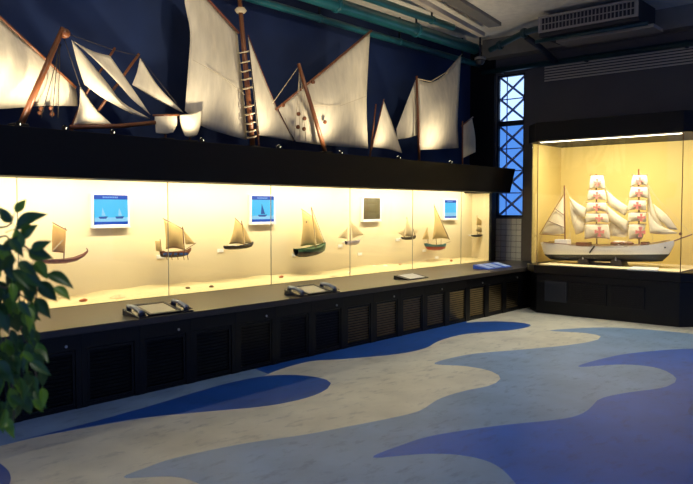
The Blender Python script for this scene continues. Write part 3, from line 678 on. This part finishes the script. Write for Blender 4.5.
# ================================================================== SHIP SHOWCASE ON THE RIGHT
SX = 10.4
yl, yr = onX(537, 240, SX).y, onX(681, 240, SX).y        # front corners of the bay
CS = .757; CH0, CH1 = 2.69, 2.98
ylo, yro = yl+.255, yr-.45; xch = SX+.3; xchr = SX+.45
XI = 11.75
def bay(off=0, back=XW-.01):
    return [(SX-off, yl+off*.4), (SX-off, yr-off*.4), (xchr-off*.4, yro-off), (back, yro-off), (back, ylo+off), (xch-off*.4, ylo+off)]
sc = empty('ship_showcase', (11.1, (ylo+yro)/2, 0), 'black bay-fronted showcase holding the large white sailing ship', 'showcase')
def slab(off, z0, z1, name, m, bev=.006, back=XW-.01): return MB().prism([(x, y, z0) for x, y in bay(off, back)], (0, 0, z1-z0)).build(name, m, sc, bevel=bev)
slab(.0, 0, CS-.13, 'base', 'black')
slab(.05, CS-.125, CS, 'shelf', 'black')
slab(.05, CH0, CH1, 'header', 'blackdull', .008)
for a, b in ((545, 567), (571, 607), (611, 645)):
    ya, yb_ = onX(a, 295, SX).y, onX(b, 295, SX).y
    p = box(SX-.018, SX-.001, yb_, ya, .2, .52).build('access_panel', 'darksteel' if a == 545 else 'black', sc, bevel=.004)
    mb = MB()
    for i in range(10): mb.box(SX-.024, SX-.0185, yb_+.03, ya-.03, .225+i*.028, .238+i*.028)
    mb.build('panel_grille', 'darksteel' if a == 545 else 'black', p, kind='stuff')
box(XI, XI+.03, yro, ylo, CS, CH0).build('back_panel', 'cased', sc)
box(xch+.02, XI, ylo-.02, ylo-.001, CS, CH0).build('side_panel', 'cased', sc)
box(xchr+.02, XI, yro+.001, yro+.02, CS, CH0).build('side_panel', 'cased', sc)
box(SX+.02, XI, yr+.02, yl-.02, CS+.001, CS+.012).build('shelf_liner', 'backpanel', sc)
def pane(a, b):
    d = Vector((b[0]-a[0], b[1]-a[1], 0)); n = Vector((d.y, -d.x, 0)).normalized()*.008
    MB().prism([(a[0], a[1], CS+.001), (b[0], b[1], CS+.001), Vector((b[0], b[1], CS+.001))+n, Vector((a[0], a[1], CS+.001))+n], (0, 0, CH0-CS-.002)).build('glass_pane', 'glass', sc)
B = bay()
pane(B[1], B[0]); pane(B[2], B[1]); pane(B[0], B[5])
for q in (B[0], B[1]): box(q[0]-.003, q[0]+.005, q[1]-.005, q[1]+.005, CS, CH0).build('glass_joint', 'stone', sc)
# lamp inside header
yc = (yl+yr)/2; Ls = (yl-yr)*.995
s_ = empty('showcase_lamp', (SX+.14, yc, CH0), 'warm fluorescent strip at the top of the ship showcase', 'lamp')
box(SX+.012, SX+.06, yc-Ls/2, yc+Ls/2, CH0-.012, CH0-.001).build('housing', 'white', s_)
MB().tube([(SX+.03, yc-Ls*.49, CH0-.018), (SX+.03, yc+Ls*.49, CH0-.018)], .005, 8).build('tube', 'lamp', s_)
ld = bpy.data.lights.new('showcase_light', 'AREA'); ld.shape = 'RECTANGLE'; ld.size = .03; ld.size_y = Ls*.96; ld.energy = P_CASE; ld.color = WARM
lo = bpy.data.objects.new('showcase_light', ld); COL.objects.link(lo); lo.parent = s_; lo.location = (-.09, 0, -.026); lo.rotation_euler = (0, math.radians(-26), 0)

# ------------------------------------------------------------------ the ship
PX = 10.9; mS = mapX(PX); SV = (-1, 0, 0)
def c6(x, y): return (535+x/4.4, 165+y/4.4)
kp = mS(*c6(300, 425))
ship = empty('model_ship', (PX, kp.y, CS+.012), 'large white hulled three-masted ship model with red crosses on sails', 'model ship')
HS = [(28, 338, 352, .03), (48, 343, 400, .10), (70, 345, 416, .14), (130, 350, 421, .17), (230, 356, 424, .19), (330, 358, 426, .19), (430, 356, 426, .18), (510, 350, 426, .14), (560, 342, 424, .08), (590, 336, 396, .035), (612, 332, 352, .008)]
HS = [(*c6(a, b), c6(a, c)[1], h) for a, b, c, h in HS]
wl = c6(0, 392)[1]
hull(mS, SV, HS, t1=.99, wl=wl).build('hull', 'hullwhite', ship, smooth=True)
hull(mS, SV, HS, t0=.5, wl=wl).build('lower_hull', 'hullblack', ship, smooth=True)
dk = MB(); hf = HS
def dfn(u, v):
    t = u*(len(hf)-1); i = min(int(t), len(hf)-2); k = t-i; a, b = hf[i], hf[i+1]
    px = a[0]+(b[0]-a[0])*k; sy = a[1]+(b[1]-a[1])*k+1.0; hb = a[3]+(b[3]-a[3])*k
    return mS(px, sy)+Vector(SV)*hb*.96*(1-2*v)
dk.grid(dfn, 40, 2).build('deck', 'wood', ship)
# rails
for s in (-1, 1):
    MB().tube([mS(h[0], h[1]-1.2)+Vector(SV)*h[3]*s for h in HS[1:-1]], .006, 5).build('rail', 'wood', ship)
def ss(pts, r, m='wood', name='spar', d=0, par=None): return MB().tube([mS(*c6(*p), d) for p in pts], r, 6).build(name, m, par or ship)
# superstructure, boats, anchors
def dbox(x0, x1, y0, y1, hb, name, m):
    a, b = mS(*c6(x0, y1)), mS(*c6(x1, y0)); box(PX-hb, PX+hb, min(a.y, b.y), max(a.y, b.y), a.z, b.z).build(name, m, ship, bevel=.004)
dbox(95, 150, 328, 352, .08, 'deckhouse', 'hullwhite'); dbox(190, 240, 340, 358, .09, 'deckhouse', 'wood'); dbox(355, 400, 335, 360, .09, 'deckhouse', 'hullwhite'); dbox(470, 500, 338, 354, .06, 'deckhouse', 'wood')
for x in (350, 385, 415):
    a = mS(*c6(x, 345), .13); MB().lathe(a, [(.004, -.07), (.02, -.05), (.03, 0), (.02, .05), (.004, .07)], 8, 'y').build('lifeboat', 'wood', ship, smooth=True)
ss([(262, 356), (240, 386)], .012, 'hullblack', 'gangway', d=.2)
a = mS(*c6(572, 363), .07); MB().lathe(a, [(.012, -.004), (.012, .004)], 8, 'x').build('hawse_hole', 'hullblack', ship)
# masts
MASTS = {'mizzen': (129, 90, 132, 345), 'main': (269, 40, 272, 350), 'fore': (456, 18, 458, 350)}
for k, (x0, y0, x1, y1) in MASTS.items(): ss([(x0, y0), (x1, y1)], .011, 'wood', 'mast')
ss([(600, 338), (692, 305)], .010, 'wood', 'bowsprit')
a = mS(*c6(640, 303), .02); MB().lathe(a, [(.018, -.008), (.024, 0), (.018, .008)], 10, 'x').build('bow_ornament', 'wood', ship)
# square sails: (left top, right top, y top, left bottom, right bottom, y bottom)
MAIN = [(247, 300, 47, 240, 308, 106), (237, 306, 112, 232, 314, 155), (231, 312, 166, 226, 318, 206), (226, 316, 214, 222, 324, 254), (222, 322, 262, 219, 330, 326)]
FORE = [(432, 492, 46, 424, 494, 92), (424, 494, 98, 414, 498, 146), (416, 488, 156, 408, 488, 200), (413, 488, 210, 410, 486, 252), (414, 486, 262, 414, 470, 328)]
def pattee(px, py, s, d, par):
    """red cross with flaring arms printed on a sail"""
    mb = MB(); c = mS(*c6(px, py), d); k = s/4.4*.0148
    for a in range(4):
        R = Matrix.Rotation(a*math.pi/2, 3, 'X')
        pl = [Vector((0, -.12, .04)), Vector((0, .12, .04)), Vector((0, .42, 1)), Vector((0, -.42, 1))]
        mb.prism([c+R @ (p*k) for p in pl], (-.002, 0, 0))
    return mb.build('cross', 'cross', par)
for T in (MAIN, FORE):
    for i, (xa, xb, yt, xc, xd, yb2) in enumerate(T):
        ss([(xa-6, yt-2), (xb+6, yt-2)], .007, 'wood', 'yard', d=.03)
        e = [[c6(xa, yt), c6(xb, yt)], [c6(xb, yt), c6((xb+xd)/2+3, (yt+yb2)/2), c6(xd, yb2)], [c6(xd, yb2), c6((xc+xd)/2, yb2-5), c6(xc, yb2)], [c6(xc, yb2), c6((xa+xc)/2-3, (yt+yb2)/2), c6(xa, yt)]]
        s_o = sail(e, mS, .028, n=10, d0=.035, name='square_sail', m='sail2', parent=ship, solid=.003)
        cx, cy = (xa+xb+xc+xd)/4, (yt+yb2)/2
        if T is FORE and i >= 3: cx += 18
        if T is MAIN and i >= 3: cx += 10
        pattee(cx, cy, 17 if i < 4 else 22, .072, s_o)
# fore and aft sails
def fs(E, b=.03, d=0): return sail([[c6(*p) for p in e] for e in E], mS, b, n=10, d0=d, name='staysail', m='sail2', parent=ship, solid=.003)
fs([[(126, 138), (60, 240), (26, 302)], [(26, 302), (75, 308), (128, 302)], [(128, 302)]*2, [(128, 302), (127, 220), (126, 138)]])
for a, b in (((84, 190), (130, 222)), ((58, 246), (130, 276)), ((22, 304), (132, 312)), ((124, 132), (20, 304))): ss([a, b], .005, 'wood', 'gaff', d=.03)
fs([[(150, 140), (190, 170), (226, 190)], [(226, 190), (224, 232)], [(224, 232), (192, 222), (168, 195)], [(168, 195), (150, 140)]])
fs([[(152, 160), (185, 210), (222, 240)], [(222, 240), (215, 290), (180, 306)], [(180, 306)]*2, [(180, 306), (160, 240), (152, 160)]], d=-.04)
fs([[(312, 108), (360, 150), (412, 185)], [(412, 185), (400, 215), (395, 222)], [(395, 222), (350, 196), (320, 170)], [(320, 170), (312, 108)]])
fs([[(310, 172), (360, 215), (412, 250)], [(412, 250), (404, 292)], [(404, 292), (350, 262), (318, 230)], [(318, 230), (310, 172)]], d=.02)
fs([[(318, 215), (370, 250), (412, 280)], [(412, 280), (400, 315), (330, 312)], [(330, 312)]*2, [(330, 312), (325, 260), (318, 215)]], d=-.03)
fs([[(500, 90), (510, 150), (522, 190)], [(522, 190), (560, 260), (600, 300)], [(600, 300), (545, 290), (500, 260)], [(500, 260), (494, 180), (500, 90)]], d=-.03)
fs([[(520, 170), (580, 220), (630, 285)], [(630, 285), (590, 280), (545, 240)], [(545, 240)]*2, [(545, 240), (530, 205), (520, 170)]])
fs([[(498, 205), (540, 260), (630, 300)], [(630, 300), (560, 305), (505, 300)], [(505, 300)]*2, [(505, 300), (500, 250), (498, 205)]], d=.02)
for a, b in (((129, 95), (24, 330)), ((129, 92), (245, 330)), ((270, 45), (140, 335)), ((270, 45), (425, 240)), ((456, 22), (330, 340)), ((456, 22), (640, 305)), ((456, 60), (690, 306)), ((300, 60), (325, 345)), ((495, 70), (520, 340)), ((240, 60), (220, 345)), ((425, 60), (405, 345)), ((129, 95), (100, 345)), ((129, 95), (160, 345))): ss([a, b], .0025, 'rope', 'rigging_line', d=.0)
# stand
zc = mS(*c6(300, 426)).z
for xa, xb in ((198, 252), (338, 400)):
    a, b = mS(*c6(xa, 440)).y, mS(*c6(xb, 440)).y; m_ = (a+b)/2; h = abs(b-a)/2
    zt = zc+.055
    MB().prism([(PX-.12, m_-h, CS+.012), (PX-.12, m_+h, CS+.012), (PX-.12, m_+h*.6, zt), (PX-.12, m_-h*.6, zt)], (.24, 0, 0)).build('stand_block', 'hulldark', ship)
    MB().tube([(PX-.13, m_, zt-.02), (PX-.13, m_, zt+.05)], .012, 8).build('stand_post', 'steel', ship)
a, b = mS(*c6(252, 440)).y, mS(*c6(338, 440)).y
box(PX-.05, PX+.05, min(a, b), max(a, b), CS+.012, CS+.05).build('stand_beam', 'hulldark', ship)
q = [onZ(*c6(*p), CS+.012) for p in ((405, 462), (440, 445), (550, 443), (540, 468))]
MB().prism(q, (0, 0, .012)).build('caption_card', 'plaque', label='white caption card lying in front of the ship model', category='sign')

# ================================================================== CEILING SERVICES
def pipe(y, z, r, x0, x1, m, label, grp='teal pipes under the ceiling'):
    t = empty('ceiling_pipe', ((x0+x1)/2, y, z), label, 'pipe')
    MB().tube([(x0, y, z), (x1, y, z)], r, 16).build('tube', m, t, smooth=True)
    x = x0+.8
    while x < x1:
        MB().lathe((x, y, z), [(r*1.12, -.03), (r*1.18, -.02), (r*1.18, .02), (r*1.12, .03)], 16, 'x').build('collar', m, t, smooth=True)
        box(x-.012, x+.012, y-.012, y+.012, z+r, 4.75).build('hanger', 'darksteel', t); x += 1.9
# traced: each pipe runs parallel to the left wall; its height comes from its wall distance
def pz(px, py, y): return onY(px, py, y).z
YP = 6.75
pipe(YP, pz(450, 41, YP), .095, 1, 11.2, 'teal', 'thick teal pipe running above the sails')
pipe(7.08, pz(450, 56.5, 7.08), .05, 1, XW-.1, 'teal', 'thin teal pipe close to the navy wall')
pipe(6.45, pz(400, 9, 6.45), .055, 1, 10.0, 'teal', 'medium teal pipe next to the grey duct')
# pale trunking and grey duct along the ceiling
a = onZ(428, 8, 4.55); b = onZ(482, 37, 4.55); d_ = (b-a).normalized(); n_ = Vector((-d_.y, d_.x, 0))
a2 = a-d_*3
MB().prism([a2-n_*.05, b-n_*.05, b+n_*.05, a2+n_*.05], (0, 0, .07)).build('cable_tray', 'slat', label='pale cable tray slanting below the ceiling', category='tray')
MB().prism([a2-n_*.34+Vector((0, 0, .14)), b-n_*.34+Vector((0, 0, .14)), b-n_*.12+Vector((0, 0, .14)), a2-n_*.12+Vector((0, 0, .14))], (0, 0, .0595)).build('ventilation_duct', 'pipegrey', label='grey flat duct beside the pale cable tray', category='duct')
# pipes on the right wall
t = empty('wall_pipe', (XW-.12, 3, 4.3), 'teal pipe along grey wall above the slatted vent', 'pipe')
zz = onX(620, 53, XW-.12).z
MB().tube([(XW-.12, -4, zz), (XW-.12, 7.0, zz)], .05, 14).build('tube', 'tealdark', t, smooth=True)
y = -3
while y < 7: box(XW-.13, XW, y-.02, y+.02, zz-.06, zz+.06).build('clamp', 'darksteel', t); y += 1.6
p_ = [onX(490, 50, 11.35), onX(500, 45, 11.3), onX(524, 33, 11.0), onX(545, 27, 10.9)]
t = empty('bent_pipe', p_[0], 'teal bent pipe crossing towards the air conditioner', 'pipe')
MB().tube(catmull(p_, 24), .05, 12).build('tube', 'tealdark', t, smooth=True)
MB().tube([onX(526, 37, 11.2), onX(540, 47, 11.5), onX(556, 62, 11.85)], .05, 10).build('branch', 'darksteel', t, smooth=True)
for q in p_[1:3]: MB().lathe(q, [(.075, -.04), (.085, 0), (.075, .04)], 12, 'y').build('collar', 'tealdark', t, smooth=True)
bz0 = onX(530, 62, XW-.05).z
box(XW-.3, XW-.001, -7, 6.9, 4.42, 4.749).build('trim_2', 'pipegrey', kind='structure', label='grey beam where the ceiling meets the grey wall')
# domed fitting
p = onX(480, 60, 11.2)
t = empty('dome_camera', p, 'small grey domed fitting hanging under the pipes', 'camera')
MB().lathe(p, [(.02, -.09), (.06, -.075), (.085, -.03), (.09, 0)], 16).build('dome', 'acdark', t, smooth=True)
MB().lathe(p, [(.1, .001), (.1, .05), (.06, .06)], 16).build('collar', 'pipegrey', t, smooth=True)
MB().tube([p+Vector((0, 0, .055)), (p.x, p.y, 4.75)], .02, 8).build('stem', 'darksteel', t)
# cable on the navy wall
MB().tube([(onY(478, 70, YB-.02).x, YB-.02, 4.0), (onY(478, 70, YB-.02).x, YB-.02, 2.36)], .012, 6).build('wall_cable', 'darksteel', label='thin dark conduit down the navy wall by the corner', category='conduit')
# slatted vent
v0, v1 = onX(545, 66, XW-.03), onX(545, 82, XW-.03)
t = empty('slatted_vent', (XW-.03, v0.y-2.5, v1.z), 'long slatted vent high on the grey wall', 'vent')
ns = 6
for i in range(ns):
    z = v1.z+(v0.z-v1.z)*i/ns; h = (v0.z-v1.z)/ns
    MB().prism([(XW-.05, v0.y, z), (XW-.001, v0.y, z+h*.35), (XW-.001, v0.y, z+h*.85), (XW-.05, v0.y, z+h*.55)], (0, -8, 0)).build('slat', 'slat', t)
box(XW-.0009, XW-.0001, v0.y-8, v0.y, v1.z, v0.z).build('backing', 'acdark', t)
# air conditioner
AX = 10.55
a = onX(538, 33, AX); b = onX(638, 11, AX); z0 = a.z; z1 = onX(538, 17, AX).z
ya, yb_ = a.y, b.y
t = empty('air_conditioner', (AX+.3, (ya+yb_)/2, z0-.12), 'ceiling air conditioner with white grille and finned outlet', 'air conditioner')
box(AX+.03, AX+.75, yb_, ya, z0-.06, z1+.01).build('body', 'acdark', t, bevel=.01)
fr = MB().box(AX, AX+.03, yb_, ya, z0, z0+.03).box(AX, AX+.03, yb_, ya, z1-.03, z1).box(AX, AX+.03, yb_, yb_+.04, z0+.03, z1-.03).box(AX, AX+.03, ya-.04, ya, z0+.03, z1-.03)
g = fr.build('grille_frame', 'acbody', t)
mb = MB(); n = 26
for i in range(n):
    y = yb_+.05+(ya-yb_-.1)*i/(n-1); mb.box(AX+.006, AX+.024, y-.006, y+.006, z0+.03, z1-.03)
mb.build('grille_fin', 'acbody', g, kind='stuff')
box(AX+.005, AX+.025, yb_+.04, ya-.04, (z0+z1)/2-.006, (z0+z1)/2+.006).build('grille_bar', 'acbody', g)
box(AX+.32, AX+.74, yb_-.12, ya-.15, z0-.12, z0-.065).build('drip_tray', 'acbody', t, bevel=.008)
for q in (ya-.2, yb_+.2): box(AX+.3, AX+.33, q-.02, q+.02, z1+.01, 4.75).build('hanger', 'acdark', t)
MB().tube([(AX+.12, ya+.1, z0-.10), (AX+.12, yb_-.1, z0-.10)], .03, 10).build('coolant_pipe', 'tealdark', t, smooth=True)

# ================================================================== POTTED WEEPING FIG IN THE FOREGROUND
def atd(px, py, dist): return CAM + ray(px, py)*(dist/FPX)
base = atd(-75, 300, 2.15); base.z = 0
fig = empty('potted_fig', base, 'leafy green weeping fig tree standing before the long showcase', 'plant')
MB().lathe(base, [(.15, 0), (.17, .02), (.21, .34), (.225, .345), (.225, .39), (.20, .39), (.195, .35)], 24).build('pot', 'pot', fig, smooth=True)
MB().lathe(base, [(.19, .33), (.197, .352), (.001, .362)], 20).build('soil', 'soil', fig)
trunk = [base+Vector(v) for v in ((0, 0, .34), (.015, -.01, .7), (-.01, .012, 1.1), (.02, 0, 1.5), (.0, .02, 1.85))]
MB().tube(catmull(trunk, 24), [.024-.0006*i for i in range(25)], 10).build('trunk', 'bark', fig, smooth=True)
def leaf_mesh(name, L, Wd, m, droop):
    mb = MB(); n = 8; off = wloc(fig)
    def fn(u, v):
        wv = Wd*(math.sin(math.pi*min(1, v**.75)))*(1-.25*v)*(1 if v < .99 else 0)
        s = (u-.5)*2
        return (s*wv*.5, v*L, abs(s)*wv*.22-droop*L*v*v)
    mb.grid(fn, 4, n); mb.tube([(0, -.02, .004), (0, 0, 0)], .0012, 4)
    for p in mb.v: p += off
    o = mb.build(name, m, fig, smooth=True); return o
protos = [leaf_mesh('leaf', .085, .052, 'leafy', .12), leaf_mesh('leaf', .092, .050, 'leafd', .2), leaf_mesh('leaf', .075, .046, 'leafd', .1), leaf_mesh('leaf', .085, .040, 'leafy', .2), leaf_mesh('leaf', .085, .038, 'leafd', .15)]
meshes = [p.data for p in protos]
for p in protos: bpy.data.objects.remove(p)
def put_leaf(b, t, k, roll):
    """b: base, t: tip in world"""
    o = bpy.data.objects.new('leaf', meshes[k]); COL.objects.link(o); o.parent = fig
    y = (t-b); L = y.length; y.normalize()
    z0 = (CAM-b).normalized() + Vector((random.uniform(-.4, .4), random.uniform(-.4, .4), .3+random.uniform(-.3, .4)))
    x = y.cross(z0).normalized(); z = x.cross(y)
    R = Matrix((x, y, z)).transposed().to_4x4() @ Matrix.Rotation(roll, 4, 'Y')
    sc_ = L/(.085, .092, .075, .085, .085)[k]
    o.matrix_local = Matrix.Translation(b-base+fig.location*0) @ R @ Matrix.Diagonal((sc_, sc_, sc_, 1))
TR = [((15.5, 212.5), (26, 198.5)), ((12, 223), (-3, 206)), ((15, 229), (45.5, 212)), ((21, 250), (15, 227)), ((31, 250), (51, 240)), ((28, 251), (53, 258.5)), ((35, 261), (48, 279)), ((47, 274), (73.5, 284.5)), ((40, 281), (57, 302)), ((54, 287), (71, 299)), ((35, 298), (51, 318)), ((28, 302), (36, 321)), ((22, 236), (36, 225)), ((10, 240), (24, 256)), ((18, 262), (36, 275)), ((8, 262), (-4, 248)), ((25, 270), (42, 288)), ((5, 250), (18, 236))]
dd = 2.0
for i, (b, t) in enumerate(TR):
    d = dd+random.uniform(-.12, .1)
    put_leaf(atd(*b, d), atd(*t, d-random.uniform(-.02, .03)), i % 3, random.uniform(-.3, .3))
def xmax(y):
    T = [(250, 30), (270, 38), (300, 36), (320, 34), (345, 44), (370, 50), (395, 52), (408, 46), (418, 20), (435, 8)]
    if y <= T[0][0]: return T[0][1]
    for (a, b), (c, d) in zip(T, T[1:]):
        if y <= c: return b+(d-b)*(y-a)/(c-a)
    return T[-1][1]
for i in range(270):
    y = random.uniform(245, 425); x = random.uniform(-45, xmax(y)-3)
    if y < 262 and x > 15: continue
    d = random.uniform(1.85, 2.35); L = random.uniform(17, 26)*2/d
    an = random.gauss(1.35, .4)            # mostly hanging
    bx, by = x-.5*L*math.cos(an)*.7, y-.3*L
    put_leaf(atd(bx, by, d), atd(bx+L*math.cos(an), by+L*math.sin(an), d-random.uniform(-.03, .04)), random.choice((3, 4, 1, 4)), random.uniform(-.6, .6))
# twigs
TW = [[(-70, 250), (-20, 230), (8, 226), (14, 214)], [(-70, 270), (-20, 252), (15, 246), (30, 250), (46, 272)], [(-70, 280), (-10, 268), (20, 275), (36, 284), (36, 300)], [(-70, 300), (-20, 300), (14, 320), (30, 350), (38, 385)], [(-70, 330), (-20, 340), (8, 370), (14, 410), (10, 436)], [(-70, 262), (-20, 245), (4, 236), (10, 240)], [(-70, 290), (-15, 285), (12, 290), (28, 300)], [(-70, 310), (-25, 330), (-10, 380), (-5, 420)]]
for tw in TW:
    pts = [atd(*p, 2.15-.13*i/len(tw)) for i, p in enumerate(tw)]
    MB().tube(catmull(pts, 16), [.007-.00033*i for i in range(17)], 6).build('twig', 'bark', fig, smooth=True)

# ================================================================== RECESSED DOWNLIGHTS ADDED OUT OF VIEW TO BRIGHTEN FLOOR AND FIG
for x, y, e in ((8.6, 3.6, 2.0), (6.6, 3.4, 1.2), (4.4, 3.2, .55), (1.4, 1.2, .85)):
    t = empty('fill_downlight', (x, y, 4.75), 'added out-of-view ceiling fill lamp over the open floor', 'lamp', 'added ceiling fill lamps')
    MB().lathe((x, y, 4.735), [(.075, .014), (.11, .014), (.11, 0), (.08, 0)], 20).build('trim_ring', 'white', t)
    MB().lathe((x, y, 4.728), [(.07, 0), (.07, .005)], 20).build('lens', 'lamp', t)
    ld = bpy.data.lights.new('fill_beam', 'SPOT'); ld.energy = P_DOWN*e; ld.color = (1, .97, .88); ld.spot_size = math.radians(95); ld.spot_blend = .9; ld.shadow_soft_size = .08
    lo = bpy.data.objects.new('fill_beam', ld); COL.objects.link(lo); lo.parent = t; lo.location = (0, 0, -.04)

# track and spotlights added out of view to brighten the sails
t = empty('added_track_rail', (6, 4.5, 4.72), 'added unseen black lighting track on the ceiling in front of the sails', 'track')
box(2.2, 9.0, 4.48, 4.52, 4.72, 4.75).build('rail', 'blackdull', t)
for x, e in ((2.8, .8), (4.6, 1), (6.4, 1), (8.2, .9)):
    y, z = 4.5, 4.58
    t = empty('fill_spotlight', (x, y, 4.72), 'added unseen black fill spotlight turned towards the sails', 'lamp', 'added fill spotlights on the ceiling rail')
    ax = (Vector((x+.6, 6.7, 3.3))-Vector((x, y, z))).normalized(); c = Vector((x, y, z))
    MB().tube([(x, y, 4.72), (x, y, z)], .012, 8).build('stem', 'blackdull', t)
    MB().tube([c-ax*.08, c+ax*.08], [.04, .05], 14).build('housing', 'blackdull', t)
    MB().tube([c+ax*.081, c+ax*.085], .042, 14).build('lens', 'lamp', t)
    ld = bpy.data.lights.new('sail_fill_beam', 'SPOT'); ld.energy = P_TRACK*e; ld.color = WARMW; ld.spot_size = math.radians(75); ld.spot_blend = .9; ld.shadow_soft_size = .05
    lo = bpy.data.objects.new('sail_fill_beam', ld); COL.objects.link(lo); lo.parent = t; lo.location = c+ax*.1-t.location; lo.rotation_euler = ax.to_track_quat('-Z', 'Y').to_euler()
